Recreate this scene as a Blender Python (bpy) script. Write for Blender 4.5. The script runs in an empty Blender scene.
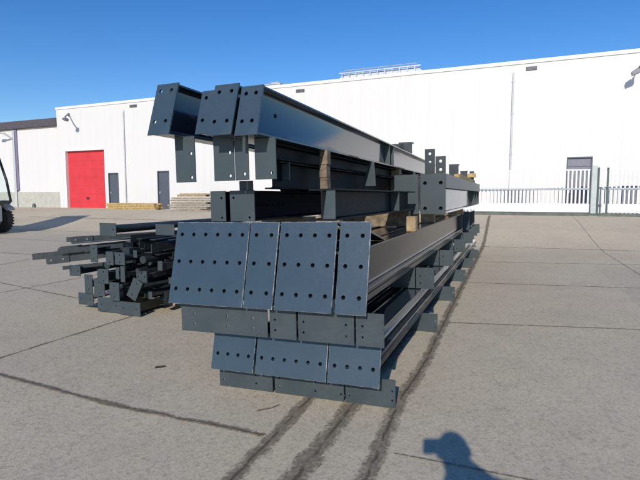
import bpy, bmesh, math, random
from mathutils import Vector, Matrix, Euler
R = math.radians
random.seed(7)
sc = bpy.context.scene
COL = sc.collection

# ------------------------------------------------------------------ materials
def nmat(name):
    m = bpy.data.materials.new(name); m.use_nodes = True
    nt = m.node_tree
    for n in list(nt.nodes):
        nt.nodes.remove(n)
    out = nt.nodes.new('ShaderNodeOutputMaterial')
    b = nt.nodes.new('ShaderNodeBsdfPrincipled')
    nt.links.new(b.outputs[0], out.inputs[0])
    return m, nt, b, out

def N(nt, t, **kw):
    n = nt.nodes.new(t)
    for k, v in kw.items():
        if k in n.inputs.keys():
            n.inputs[k].default_value = v
        else:
            setattr(n, k, v)
    return n

def mixc(nt, fac, a, b, blend='MIX'):
    n = nt.nodes.new('ShaderNodeMix'); n.data_type = 'RGBA'; n.blend_type = blend
    for sock, val in ((n.inputs[0], fac), (n.inputs[6], a), (n.inputs[7], b)):
        if hasattr(val, 'links'):
            nt.links.new(val, sock)
        elif isinstance(val, (int, float)):
            sock.default_value = val
        else:
            sock.default_value = (*val, 1) if len(val) == 3 else val
    return n.outputs[2]

def mth(nt, op, a, b=None, c=None, clamp=False):
    n = nt.nodes.new('ShaderNodeMath'); n.operation = op; n.use_clamp = clamp
    for i, v in enumerate((a, b, c)):
        if v is None:
            continue
        if hasattr(v, 'links'):
            nt.links.new(v, n.inputs[i])
        else:
            n.inputs[i].default_value = v
    return n.outputs[0]

def ramp(nt, val, p0, p1, c0=(0, 0, 0, 1), c1=(1, 1, 1, 1)):
    if p0 > p1:
        p0, p1, c0, c1 = p1, p0, c1, c0
    n = nt.nodes.new('ShaderNodeValToRGB')
    n.color_ramp.elements[0].position = p0; n.color_ramp.elements[0].color = c0
    n.color_ramp.elements[1].position = p1; n.color_ramp.elements[1].color = c1
    nt.links.new(val, n.inputs[0])
    return n.outputs[0]

def noise(nt, scale, detail=4, rough=.55, vec=None, distort=0):
    n = N(nt, 'ShaderNodeTexNoise', Scale=scale, Detail=detail, Roughness=rough, Distortion=distort)
    if vec is None:
        vec = nt.nodes.new('ShaderNodeTexCoord').outputs['Object']
    nt.links.new(vec, n.inputs['Vector'])
    return n.outputs[0]

def simple(name, col, rough=.6, var=.12, scale=6., metal=0, bump=.0, spec=.5, bscale=60):
    m, nt, b, out = nmat(name)
    f = noise(nt, scale)
    d = tuple(c*(1-var) for c in col); l = tuple(min(1, c*(1+var)) for c in col)
    nt.links.new(mixc(nt, ramp(nt, f, .3, .7), d, l), b.inputs['Base Color'])
    b.inputs['Roughness'].default_value = rough
    b.inputs['Metallic'].default_value = metal
    b.inputs['Specular IOR Level'].default_value = spec
    if bump:
        bp = N(nt, 'ShaderNodeBump', Strength=bump, Distance=.01)
        nt.links.new(noise(nt, bscale), bp.inputs['Height'])
        nt.links.new(bp.outputs[0], b.inputs['Normal'])
    return m

def paint(name, col, rough, dust=.25, streak=False, wave=.0, spec=.5):
    """glossy workshop paint on rolled steel with dust and small scuffs"""
    m, nt, b, out = nmat(name)
    tc = nt.nodes.new('ShaderNodeTexCoord').outputs['Object']
    if streak:
        mp = nt.nodes.new('ShaderNodeMapping'); mp.inputs['Scale'].default_value = (.35, 2.5, 2.5)
        nt.links.new(tc, mp.inputs[0]); big = mp.outputs[0]
    else:
        big = tc
    f1 = noise(nt, 3.1, 6, .6, big)
    f2 = noise(nt, 38, 5, .7, tc)
    base = mixc(nt, ramp(nt, f1, .35, .7), tuple(c*.92 for c in col), tuple(c*1.08 for c in col))
    dm = mth(nt, 'MULTIPLY', ramp(nt, f1, .45, .78), ramp(nt, f2, .35, .75))
    dm = mth(nt, 'MULTIPLY', dm, dust)
    base = mixc(nt, dm, base, (.20, .18, .15))
    f3 = noise(nt, 21, 2, .5, tc)
    sc_ = ramp(nt, f3, .765, .79)
    base = mixc(nt, mth(nt, 'MULTIPLY', sc_, .5), base, (.42, .43, .43))
    nt.links.new(base, b.inputs['Base Color'])
    rr = N(nt, 'ShaderNodeMapRange'); rr.inputs[3].default_value = rough*.8; rr.inputs[4].default_value = rough*1.35
    nt.links.new(f2, rr.inputs[0]); nt.links.new(rr.outputs[0], b.inputs['Roughness'])
    b.inputs['Specular IOR Level'].default_value = spec
    bp = N(nt, 'ShaderNodeBump', Strength=.04+wave, Distance=.002)
    nt.links.new(noise(nt, 5 if wave else 90, 3, .5, big), bp.inputs['Height'])
    nt.links.new(bp.outputs[0], b.inputs['Normal'])
    return m

STEEL = (.026, .040, .054)
M = {}
M['steel'] = paint('dark_blue_grey_paint', STEEL, .075, .08, True, -.02, .7)
M['steel_shaded'] = paint('dark_blue_grey_paint_shaded', (.009, .013, .016), .50, .03, True, 0, .10)  # darker copy of the girder paint, shade between tiers put into its colour
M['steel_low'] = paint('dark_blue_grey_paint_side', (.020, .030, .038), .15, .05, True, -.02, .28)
M['plate'] = paint('dark_blue_grey_paint_plate', (.041, .067, .091), .27, .15)
M['cleat'] = paint('dark_blue_grey_paint_cleat', (.046, .064, .072), .38, .2)
M['brace'] = paint('dark_blue_grey_paint_brace', (.026, .036, .042), .36, .3)
m, nt, b, out = nmat('pale_plate_edge'); M['edge'] = m  # patchy pale grey over dark, for the plate rims
f = noise(nt, 9, 5, .65)
nt.links.new(mixc(nt, ramp(nt, f, .40, .62), (.05, .08, .10), (.52, .54, .56)), b.inputs['Base Color']); b.inputs['Roughness'].default_value = .35
M['hole'] = simple('bolt_hole_shade', (.004, .005, .007), .8)  # near-black colour paints the shade inside bolt holes
M['bolt'] = simple('zinc_bolt', (.35, .36, .37), .4, metal=.7)
M['timber'] = simple('fresh_sawn_timber', (.36, .26, .145), .8, .35, 9, bump=.3)
M['timber_b'] = simple('brown_shaded_timber', (.20, .15, .10), .85, .5, 14, bump=.4)  # brown wood, with the shade between the tiers put into its tone
M['timber_y'] = simple('yellow_sawn_timber', (.44, .31, .13), .8, .3, 7, bump=.3)
M['timber_g'] = simple('weathered_timber', (.30, .25, .19), .85, .4, 7, bump=.3)
M['white_trim'] = simple('white_trim', (.80, .80, .80), .5, .03)
M['fence'] = simple('fence_white', (.88, .88, .88), .5, .03)
M['fence_grey'] = simple('fence_galvanised', (.36, .40, .42), .45, .12, metal=.2)
M['post_green'] = simple('post_pale_green_grey', (.46, .50, .48), .5, .1)
M['post_dark'] = simple('post_dark_green', (.05, .085, .08), .5, .1)
M['door_grey'] = simple('door_slate_grey', (.085, .10, .125), .5, .08)
M['door_lilac'] = simple('door_lilac_grey', (.19, .19, .23), .5, .1)
M['pipe'] = simple('rainpipe_grey', (.50, .51, .53), .5, .08)
M['pipe_violet'] = simple('rainpipe_violet_grey', (.20, .18, .28), .5, .1)
M['lamp'] = simple('lamp_grey', (.17, .17, .20), .5, .1, metal=.2)
M['vent'] = simple('vent_dark', (.10, .11, .12), .6, .1)
M['roof'] = simple('roof_edge_dark', (.085, .075, .085), .7, .15)
M['plinth'] = simple('concrete_plinth', (.46, .45, .39), .9, .12, 3, bump=.2)
M['kerb'] = simple('kerb_beam_gap_shade', (.13, .14, .12), .85, .25, 4)  # dark tone paints the shadow gap under the gate
M['added_hedge'] = simple('added_hedge_foliage', (.045, .065, .025), .8, .5, 9)
M['rooflight'] = simple('rooflight_sheet', (.62, .65, .68), .25, .15, 2)
M['alu'] = simple('aluminium_frame', (.60, .62, .64), .4, .1, metal=.4)
M['rubber'] = simple('tyre_rubber', (.018, .018, .018), .75, .2, 12, bump=.3)
M['black'] = simple('black_frame', (.012, .013, .015), .45, .15)
M['body'] = simple('vehicle_light_body', (.55, .57, .58), .35, .06)
M['rim'] = simple('rim_grey', (.30, .31, .32), .5, .1)
M['leaf'] = simple('dead_leaf', (.07, .045, .02), .8, .3, 30)
M['twig'] = simple('dry_twig', (.16, .12, .08), .85, .3, 30)
M['skin'] = simple('skin', (.50, .31, .22), .55, .06, 20)
M['jacket'] = simple('dark_jacket', (.03, .035, .05), .85, .2, 25, bump=.2)
M['trousers'] = simple('dark_trousers', (.035, .04, .06), .9, .2, 25, bump=.2)
M['shoe'] = simple('black_shoe', (.015, .014, .013), .5, .2, 25)
M['hair'] = simple('brown_hair', (.05, .03, .018), .7, .3, 60)
M['camera'] = simple('camera_black', (.015, .015, .017), .45, .15, 40)
M['lensglass'] = simple('lens_glass', (.01, .012, .02), .08, .1)

# red sectional door: horizontal panel joints
m, nt, b, out = nmat('red_door'); M['red'] = m
tc = nt.nodes.new('ShaderNodeTexCoord').outputs['Object']
sx = nt.nodes.new('ShaderNodeSeparateXYZ'); nt.links.new(tc, sx.inputs[0])
fr = mth(nt, 'FRACT', mth(nt, 'MULTIPLY', sx.outputs[2], 1/.55))
seam = mth(nt, 'LESS_THAN', fr, .05)
c = mixc(nt, ramp(nt, noise(nt, 1.6), .3, .7), (.58, .035, .045), (.68, .045, .055))
c = mixc(nt, mth(nt, 'MULTIPLY', seam, .35), c, (.35, .02, .03))
nt.links.new(c, b.inputs['Base Color']); b.inputs['Roughness'].default_value = .45

# white sheet wall with faint panel seams and rain streaks
m, nt, b, out = nmat('white_wall'); M['wall'] = m
tc = nt.nodes.new('ShaderNodeTexCoord').outputs['Object']
sx = nt.nodes.new('ShaderNodeSeparateXYZ'); nt.links.new(tc, sx.inputs[0])
fr = mth(nt, 'FRACT', mth(nt, 'MULTIPLY', sx.outputs[0], 1/1.15))
seam = mth(nt, 'LESS_THAN', fr, .022)
mp = nt.nodes.new('ShaderNodeMapping'); mp.inputs['Scale'].default_value = (2.2, 2.2, .12); nt.links.new(tc, mp.inputs[0])
st = noise(nt, 1.7, 6, .6, mp.outputs[0])
c = mixc(nt, ramp(nt, st, .35, .75), (.72, .705, .68), (.69, .675, .65))
c = mixc(nt, mth(nt, 'MULTIPLY', seam, .20), c, (.58, .58, .58))
low = mth(nt, 'MULTIPLY', mth(nt, 'SUBTRACT', 1.35, sx.outputs[2], clamp=True), .35)
c = mixc(nt, mth(nt, 'MULTIPLY', low, ramp(nt, noise(nt, 2.2, 5), .35, .65)), c, (.52, .49, .43))
nt.links.new(c, b.inputs['Base Color']); b.inputs['Roughness'].default_value = .55
bp = N(nt, 'ShaderNodeBump', Strength=.3, Distance=.01)
nt.links.new(mth(nt, 'SUBTRACT', 1, seam), bp.inputs['Height']); nt.links.new(bp.outputs[0], b.inputs['Normal'])

# glass
m, nt, b, out = nmat('cab_glass'); M['glass'] = m
b.inputs['Base Color'].default_value = (.85, .92, .92, 1); b.inputs['Roughness'].default_value = .02
b.inputs['Transmission Weight'].default_value = 1; b.inputs['IOR'].default_value = 1.1

# concrete slabs: speckle, stains, per slab tint (object axes run along the slabs)
m, nt, b, out = nmat('concrete_slabs'); M['ground'] = m
tc = nt.nodes.new('ShaderNodeTexCoord').outputs['Object']
sx = nt.nodes.new('ShaderNodeSeparateXYZ'); nt.links.new(tc, sx.inputs[0])
cu = mth(nt, 'FLOOR', mth(nt, 'MULTIPLY', mth(nt, 'SUBTRACT', sx.outputs[0], 2.83), 1/3.2))
cv = mth(nt, 'FLOOR', mth(nt, 'MULTIPLY', mth(nt, 'SUBTRACT', sx.outputs[1], 1.4), 1/3.1))
cmb = nt.nodes.new('ShaderNodeCombineXYZ'); nt.links.new(cu, cmb.inputs[0]); nt.links.new(cv, cmb.inputs[1])
wn = nt.nodes.new('ShaderNodeTexWhiteNoise'); nt.links.new(cmb.outputs[0], wn.inputs[0])
big = noise(nt, .33, 5, .6, tc)
mid = noise(nt, 2.3, 6, .65, tc)
sp = noise(nt, 42, 5, .75, tc)
sp2 = noise(nt, 120, 3, .7, tc)
vc = N(nt, 'ShaderNodeTexVoronoi', Scale=75.); nt.links.new(tc, vc.inputs['Vector'])
vs1 = nt.nodes.new('ShaderNodeSeparateColor'); nt.links.new(vc.outputs['Color'], vs1.inputs[0])
vd = N(nt, 'ShaderNodeTexVoronoi', Scale=30.); nt.links.new(tc, vd.inputs['Vector'])
vs2 = nt.nodes.new('ShaderNodeSeparateColor'); nt.links.new(vd.outputs['Color'], vs2.inputs[0])
c = mixc(nt, ramp(nt, big, .3, .72), (.59, .50, .345), (.665, .57, .40))
c = mixc(nt, mth(nt, 'MULTIPLY', wn.outputs[0], .40), c, (.46, .40, .315))
c = mixc(nt, mth(nt, 'MULTIPLY', ramp(nt, mid, .46, .70), .22), c, (.37, .315, .255))
c = mixc(nt, mth(nt, 'MULTIPLY', ramp(nt, vs1.outputs[0], .62, .95), .36), c, (.25, .21, .155))
c = mixc(nt, mth(nt, 'MULTIPLY', ramp(nt, vs1.outputs[1], .68, .98), .36), c, (.76, .68, .54))
c = mixc(nt, mth(nt, 'MULTIPLY', ramp(nt, vs2.outputs[0], .84, .90), .22), c, (.25, .21, .17))
c = mixc(nt, mth(nt, 'MULTIPLY', ramp(nt, vs2.outputs[1], .88, .94), .25), c, (.70, .63, .53))
c = mixc(nt, mth(nt, 'MULTIPLY', ramp(nt, sp, .50, .62), .20), c, (.28, .24, .19))
c = mixc(nt, mth(nt, 'MULTIPLY', ramp(nt, sp2, .56, .70), .40), c, (.15, .13, .11))
st = noise(nt, .9, 5, .6, tc, .6)
c = mixc(nt, mth(nt, 'MULTIPLY', ramp(nt, st, .60, .76), .25), c, (.26, .23, .19))
pk = noise(nt, .17, 4, .6, tc, .8)
c = mixc(nt, mth(nt, 'MULTIPLY', ramp(nt, pk, .55, .75), .25), c, (.50, .37, .29))
c = mixc(nt, mth(nt, 'MULTIPLY', ramp(nt, pk, .45, .28), .18), c, (.38, .385, .31))
# fine hair cracks
vo = N(nt, 'ShaderNodeTexVoronoi', Scale=.55); vo.feature = 'DISTANCE_TO_EDGE'
wv = nt.nodes.new('ShaderNodeVectorMath'); wv.operation = 'ADD'
nz = N(nt, 'ShaderNodeTexNoise', Scale=2.2, Detail=5); nt.links.new(tc, nz.inputs['Vector'])
sv = nt.nodes.new('ShaderNodeVectorMath'); sv.operation = 'SCALE'; sv.inputs[3].default_value = .5
nt.links.new(nz.outputs[1], sv.inputs[0]); nt.links.new(tc, wv.inputs[0]); nt.links.new(sv.outputs[0], wv.inputs[1])
nt.links.new(wv.outputs[0], vo.inputs['Vector'])
crk = mth(nt, 'MULTIPLY', mth(nt, 'LESS_THAN', vo.outputs['Distance'], .006), ramp(nt, big, .56, .60))
c = mixc(nt, mth(nt, 'MULTIPLY', crk, .14), c, (.10, .09, .08))
nt.links.new(c, b.inputs['Base Color'])
b.inputs['Roughness'].default_value = .88; b.inputs['Specular IOR Level'].default_value = .3
bp = N(nt, 'ShaderNodeBump', Strength=.55, Distance=.006)
nt.links.new(mth(nt, 'ADD', sp, mth(nt, 'MULTIPLY', sp2, .6)), bp.inputs['Height']); nt.links.new(bp.outputs[0], b.inputs['Normal'])

# dirt filled joint with ragged edges (UV: x along, y across)
def joint_mat(name, col, col2, thresh, scale):
    m, nt, b, out = nmat(name)
    tcn = nt.nodes.new('ShaderNodeTexCoord'); uv = tcn.outputs['UV']; ob = tcn.outputs['Object']
    sx = nt.nodes.new('ShaderNodeSeparateXYZ'); nt.links.new(uv, sx.inputs[0])
    d = mth(nt, 'ABSOLUTE', mth(nt, 'SUBTRACT', mth(nt, 'MULTIPLY', sx.outputs[1], 2), 1))
    n1 = noise(nt, scale, 6, .7, ob)
    n2 = noise(nt, scale*.12, 3, .5, ob)
    e = mth(nt, 'ADD', d, mth(nt, 'MULTIPLY', mth(nt, 'SUBTRACT', n1, .5), 2.6))
    e = mth(nt, 'ADD', e, mth(nt, 'MULTIPLY', mth(nt, 'SUBTRACT', n2, .5), 1.6))
    a = ramp(nt, e, thresh+.16, thresh-.16) if False else None
    mr = N(nt, 'ShaderNodeMapRange'); mr.inputs[1].default_value = thresh-.60; mr.inputs[2].default_value = thresh+.35
    mr.inputs[3].default_value = .92; mr.inputs[4].default_value = 0
    nt.links.new(e, mr.inputs[0])
    core = mth(nt, 'MULTIPLY', ramp(nt, d, .20, .12), ramp(nt, n2, .36, .48))
    cc = mixc(nt, ramp(nt, n1, .4, .65), col, col2)
    cc = mixc(nt, mth(nt, 'MULTIPLY', core, .8), cc, tuple(x*.45 for x in col))
    nt.links.new(cc, b.inputs['Base Color']); b.inputs['Roughness'].default_value = .95
    b.inputs['Specular IOR Level'].default_value = .2
    nt.links.new(mr.outputs[0], b.inputs['Alpha'])
    return m
M['joint'] = joint_mat('slab_joint_dirt', (.18, .15, .11), (.31, .26, .19), .62, 40)
M['gutter'] = joint_mat('gutter_dirt', (.20, .165, .12), (.37, .315, .235), .74, 40)

# ------------------------------------------------------------------ mesh helper
class MB:
    def __init__(s):
        s.v = []; s.f = []; s.mi = []; s.uv = {}
    def add(s, verts, faces, mi=0):
        o = len(s.v); s.v += [Vector(p) for p in verts]
        for f in faces:
            s.f.append([i+o for i in f]); s.mi.append(mi)
    def box(s, x0, x1, y0, y1, z0, z1, mi=0, c=0.0, fn=None):
        if c > 0:
            bm = bmesh.new(); bmesh.ops.create_cube(bm, size=1)
            for v in bm.verts:
                v.co = Vector((x0+(v.co.x+.5)*(x1-x0), y0+(v.co.y+.5)*(y1-y0), z0+(v.co.z+.5)*(z1-z0)))
            bmesh.ops.bevel(bm, geom=list(bm.edges), offset=c, segments=1, affect='EDGES', profile=.5)
            s.bm(bm, mi, fn); return s
        p = [(x, y, z) for x in (x0, x1) for y in (y0, y1) for z in (z0, z1)]
        if fn: p = [fn(Vector(q)) for q in p]
        s.add(p, [(0, 1, 3, 2), (4, 6, 7, 5), (0, 4, 5, 1), (2, 3, 7, 6), (0, 2, 6, 4), (1, 5, 7, 3)], mi)
        return s
    def bm(s, bm, mi=0, fn=None):
        bm.verts.index_update()
        s.add([fn(v.co.copy()) if fn else v.co.copy() for v in bm.verts], [[v.index for v in f.verts] for f in bm.faces], mi)
        bm.free()
    def prism(s, prof, a0, a1, axis='x', mi=0, f0=None, f1=None):
        """prof: list of 2D points; axis x -> (a, p0, p1), y -> (p0, a, p1), z -> (p0, p1, a)"""
        n = len(prof)
        def mk(a, p, sh):
            if sh: a = a + sh(p)
            return {'x': (a, p[0], p[1]), 'y': (p[0], a, p[1]), 'z': (p[0], p[1], a)}[axis]
        vs = [mk(a0, p, f0) for p in prof] + [mk(a1, p, f1) for p in prof]
        fs = [[i, (i+1) % n, n+(i+1) % n, n+i] for i in range(n)]
        fs += [list(range(n))[::-1], [n+i for i in range(n)]]
        s.add(vs, fs, mi)
    def tube(s, pts, rad, n=10, mi=0, cap=True):
        pts = [Vector(p) for p in pts]
        rr = rad if isinstance(rad, (list, tuple)) else [rad]*len(pts)
        rings = []
        for i, p in enumerate(pts):
            d = (pts[min(i+1, len(pts)-1)] - pts[max(i-1, 0)]).normalized()
            up = Vector((0, 0, 1)) if abs(d.z) < .9 else Vector((1, 0, 0))
            a = d.cross(up).normalized(); bb = d.cross(a)
            rings.append([p + (a*math.cos(2*math.pi*k/n) + bb*math.sin(2*math.pi*k/n))*rr[i] for k in range(n)])
        vs = [q for r in rings for q in r]; fs = []
        for i in range(len(pts)-1):
            for k in range(n):
                fs.append([i*n+k, i*n+(k+1) % n, (i+1)*n+(k+1) % n, (i+1)*n+k])
        if cap:
            fs += [list(range(n))[::-1], [(len(pts)-1)*n+k for k in range(n)]]
        s.add(vs, fs, mi)
    def xf(s, mat):
        s.v = [mat @ v for v in s.v]; return s
    def build(s, name, mats, parent=None, off=None, smooth=None):
        if not isinstance(mats, (list, tuple)): mats = [mats]
        me = bpy.data.meshes.new(name)
        o = Vector(off) if off is not None else Vector((0, 0, 0))
        me.from_pydata([v-o for v in s.v], [], s.f)
        for m in mats: me.materials.append(m)
        for i, p in enumerate(me.polygons): p.material_index = s.mi[i]
        bm = bmesh.new(); bm.from_mesh(me)
        bmesh.ops.remove_doubles(bm, verts=bm.verts, dist=1e-5)
        bmesh.ops.recalc_face_normals(bm, faces=bm.faces)
        bm.to_mesh(me); bm.free()
        if smooth is not None:
            for p in me.polygons: p.use_smooth = True
            me.set_sharp_from_angle(angle=R(smooth))
        ob = bpy.data.objects.new(name, me); COL.objects.link(ob)
        if parent is not None: ob.parent = parent
        return ob

def tag(o, label, cat, group=None):
    o['label'] = label; o['category'] = cat
    if group: o['group'] = group
    return o

# frames --------------------------------------------------------------
YA, YB = R(21.107), R(18.779)
ROLL = -.022
def uv2w(u, v, z=0, ya=YA):
    return Vector((math.sin(ya)*u - math.cos(ya)*v, math.cos(ya)*u + math.sin(ya)*v, z))

class Thing:
    """an Empty at the thing's base; parts are given in absolute frame coordinates (u along the stack, v to the left, z up)"""
    def __init__(s, name, label, cat, base, group=None, ya=YA, roll=0., pitch=0., yaw=0.):
        s.base = Vector(base)
        o = bpy.data.objects.new(name, None); COL.objects.link(o)
        o.empty_display_size = .2
        p = uv2w(base[0], base[1], base[2], ya)
        p.z += roll*(base[1]-.75)
        o.location = p; o.rotation_euler = (roll, pitch, math.pi/2-ya+yaw)
        tag(o, label, cat, group); s.o = o
    def part(s, mb, name, mats, parent=None, smooth=None, label=None):
        ob = mb.build(name, mats, s.o if parent is None else parent, s.base, smooth)
        if label: ob['label'] = label
        return ob

# steel shapes ---------------------------------------------------------
def ibeam(mb, x0, x1, yc, w, z0, z1, tf=.018, tw=.012, tfb=None, rf=.022, shear0=0., split=False, yw=None):
    tfb = tfb or tf; yw = yc if yw is None else yw
    a, b_ = yc-w/2, yc+w/2
    def fil(cx, cz, q):      # concave fillet, three segments
        return [(cx+rf*math.cos(R(t)), cz+rf*math.sin(R(t))) for t in q]
    zb, zt = z0+tfb, z1-tf
    wl, wr = yw-tw/2, yw+tw/2
    p = []
    c = .003
    if split:
        g = z0+tfb*.60
        p += [(a, z0+c), (a+c, z0), (b_-c, z0), (b_, z0+c), (b_, g-.004), (b_-.010, g), (b_-.010, g+.006), (b_, g+.010), (b_, zb-c), (b_-c, zb)]
    else:
        p += [(a, z0+c), (a+c, z0), (b_-c, z0), (b_, z0+c), (b_, zb-c), (b_-c, zb)]
    p += fil(wr+rf, zb+rf, (270, 240, 210, 180)) + fil(wr+rf, zt-rf, (180, 150, 120, 90))
    p += [(b_-c, zt), (b_, zt+c), (b_, z1-c), (b_-c, z1), (a+c, z1), (a, z1-c), (a, zt+c), (a+c, zt)]
    p += fil(wl-rf, zt-rf, (90, 60, 30, 0)) + fil(wl-rf, zb+rf, (0, -30, -60, -90))
    if split:
        p += [(a+c, zb), (a, zb-c), (a, g+.010), (a+.010, g+.006), (a+.010, g), (a, g-.004)]
    else:
        p += [(a+c, zb), (a, zb-c)]
    mb.prism(p, x0, x1, 'x', f0=(lambda q: (q[1]-z0)*shear0))
    return mb

def holed(mb, y0, y1, z0, z1, x, t, ys, zs, r=.014, tilt=0., skip=(), c=.0025, ref=None, mi=0, back=False, edge=None):
    """steel plate facing -x with real round holes"""
    ref = z0 if ref is None else ref
    def P(yy, zz, d): return (x+d+(zz-ref)*tilt, yy, zz)
    ya_, yb_, za_, zb_ = y0+c, y1-c, z0+c, z1-c
    ys = sorted(ys); zs = sorted(zs)
    Y = [ya_] + [(p+q)/2 for p, q in zip(ys[:-1], ys[1:])] + [yb_]
    Z = [za_] + [(p+q)/2 for p, q in zip(zs[:-1], zs[1:])] + [zb_]
    sq = [(1, 0), (1, .5), (1, 1), (.5, 1), (0, 1), (-.5, 1), (-1, 1), (-1, .5), (-1, 0), (-1, -.5), (-1, -1), (-.5, -1), (0, -1), (.5, -1), (1, -1), (1, -.5)]
    for i, hy in enumerate(ys):
        for j, hz in enumerate(zs):
            a, b_, e, g = Y[i], Y[i+1], Z[j], Z[j+1]
            if (i, j) in skip:
                for d, rev in ((0, 0), (t, 1)):
                    mb.add([P(a, e, d), P(b_, e, d), P(b_, g, d), P(a, g, d)], [(0, 1, 2, 3)], mi)
                continue
            outer = []; inner = []
            for k, (sx_, sz_) in enumerate(sq):
                oy = hy + sx_*((b_-hy) if sx_ > 0 else (hy-a)); oz = hz + sz_*((g-hz) if sz_ > 0 else (hz-e))
                outer.append((oy, oz)); an = 2*math.pi*k/16
                inner.append((hy+r*math.cos(an), hz+r*math.sin(an)))
            n = 16
            if back:  # near-black pocket behind the plate, shade painted into the hole
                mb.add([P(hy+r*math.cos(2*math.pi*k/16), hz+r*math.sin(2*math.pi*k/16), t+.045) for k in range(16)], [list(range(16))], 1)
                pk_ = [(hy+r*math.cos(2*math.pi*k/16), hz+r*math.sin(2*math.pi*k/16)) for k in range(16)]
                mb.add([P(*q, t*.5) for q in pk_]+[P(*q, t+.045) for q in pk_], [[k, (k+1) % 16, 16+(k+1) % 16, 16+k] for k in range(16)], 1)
            for d in (0, t):
                mb.add([P(*q, d) for q in outer]+[P(*q, d) for q in inner], [[k, (k+1) % n, n+(k+1) % n, n+k] for k in range(n)], mi)
            mb.add([P(*q, 0) for q in inner]+[P(*q, t) for q in inner], [[k, (k+1) % n, n+(k+1) % n, n+k] for k in range(n)], mi)
    full = [(y0, z0), (y1, z0), (y1, z1), (y0, z1)]; ins = [(ya_, za_), (yb_, za_), (yb_, zb_), (ya_, zb_)]
    rings = [[P(*q, 0) for q in ins], [P(*q, c) for q in full], [P(*q, t-c) for q in full], [P(*q, t) for q in ins]]
    for q, (A_, B_) in enumerate(zip(rings[:-1], rings[1:])):
        mb.add(A_+B_, [[k, (k+1) % 4, 4+(k+1) % 4, 4+k] for k in range(4)], edge if edge is not None and q < 2 else mi)
    return mb

def lin(a, b, n, m):      # n positions between a and b with margin m
    a += m; b -= m
    return [a+(b-a)*i/(n-1) for i in range(n)] if n > 1 else [(a+b)/2]

# ------------------------------------------------------------------ ground
def sm(a, b, x):
    t = max(0, min(1, (x-a)/(b-a))); return t*t*(3-2*t)
def gz(u, v):
    z = .72*sm(15.3, 22.3, u)
    dip = .022*max(0, min(v, 2.7)-.75)*(1-sm(2.7, 4.2, v))*(1-sm(13, 17, u))
    return z-dip-.0005
us = [-300, -150, -60, -30, -12] + [-8+i*.5 for i in range(64)] + [24.5, 25, 27, 30, 40, 60, 100, 200, 400]
vs_ = [-300, -150, -70, -40, -25, -15] + [-10+i*.5 for i in range(64)] + [23, 25, 28, 33, 40, 60, 90, 160, 300]
g = MB(); nv = len(vs_)
g.add([(u, v, gz(u, v)) for u in us for v in vs_], [[i*nv+j, i*nv+j+1, (i+1)*nv+j+1, (i+1)*nv+j] for i in range(len(us)-1) for j in range(nv-1)])
go = g.build('ground', M['ground'], smooth=60); go.rotation_euler.z = math.pi/2-YA
go['kind'] = 'structure'

def joint(pts, w, mat, lift=.004, seg=.12, wob=.006):
    """ribbon of dirt in the joint between slabs, points in (u, v)"""
    P = [Vector((p[0], p[1])) for p in pts]
    path = []
    for a, b_ in zip(P[:-1], P[1:]):
        n = max(1, int((b_-a).length/seg))
        path += [a+(b_-a)*i/n for i in range(n)]
    path.append(P[-1])
    me = bpy.data.meshes.new('slab_joint'); V_ = []; F_ = []; UV = []
    L = 0
    for i, p in enumerate(path):
        d = (path[min(i+1, len(path)-1)]-path[max(i-1, 0)]).normalized(); nrm = Vector((-d.y, d.x))
        q = p + nrm*random.uniform(-wob, wob); ww = w*random.uniform(.85, 1.15)/2
        if i: L += (p-path[i-1]).length
        for s_ in (-1, 1):
            r_ = q+nrm*ww*s_; V_.append((r_.x, r_.y, gz(r_.x, r_.y)+lift)); UV.append((L, (s_+1)/2))
    for i in range(len(path)-1): F_.append((2*i, 2*i+1, 2*i+3, 2*i+2))
    me.from_pydata(V_, [], F_); me.materials.append(mat)
    ul = me.uv_layers.new()
    for lp in me.loops: ul.data[lp.index].uv = UV[lp.vertex_index]
    o = bpy.data.objects.new('slab_joint', me); COL.objects.link(o)
    o.rotation_euler.z = math.pi/2-YA; o['kind'] = 'structure'
    return o
G_, J_ = M['gutter'], M['joint']
joint([(-2, 1.43), (2.35, 1.40), (3.3, 1.42), (6, 1.41), (15, 1.42)], .125, G_)
joint([(-2, 1.08), (2.37, 1.075), (3.4, 1.066), (15, 1.07)], .17, G_)
joint([(-2, .64), (1.2, .66), (2.5, .70), (3.6, .75), (4.6, .715), (8, .76), (15.4, .80), (18, .83), (22, .88)], .13, G_, .006)
joint([(2.95, 5.6), (2.916, 4.1), (2.8, 1.655), (2.79, 1.47)], .075, J_, .008)
joint([(1, 4.52), (3.234, 4.533), (4.4, 4.53), (9, 4.55), (22, 4.57)], .050, J_)
joint([(6.7, 11), (6.117, 8.46), (5.613, 6.15), (5.4, 4.58)], .045, J_, .008)
joint([(3, 7.59), (5.476, 7.589), (7.29, 7.58), (22, 7.6)], .04, J_)
joint([(7, 10.5), (7.735, 10.67), (9.5, 11.2), (22, 11.6)], .04, J_)
joint([(6.1, .70), (6.157, .611), (6.6, -1.42), (7.2, -4), (8.4, -8)], .035, J_, .008)
joint([(9.15, .72), (9.191, .498), (9.604, -2.03), (10.6, -7)], .04, J_, .008)
joint([(12.1, .74), (12.13, .67), (12.9, -2.7), (13.6, -7)], .045, J_, .008)
joint([(15.7, .86), (15.75, .77), (15.85, -1.05), (16.2, -8)], .06, J_, .008)
joint([(2.84, .62), (2.834, .58), (2.83, -.12), (2.82, -3)], .022, J_, .008)
joint([(-1, -2.37), (11.26, -2.37), (17, -2.38), (22, -2.2)], .026, J_)
joint([(9.3, 4.6), (9.4, 11), (9.6, 20)], .045, J_, .008)
joint([(12.4, 4.6), (12.5, 11), (12.7, 20)], .05, J_, .008)
joint([(15.6, 4.6), (15.8, 11), (16, 22)], .06, J_, .008)
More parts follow.
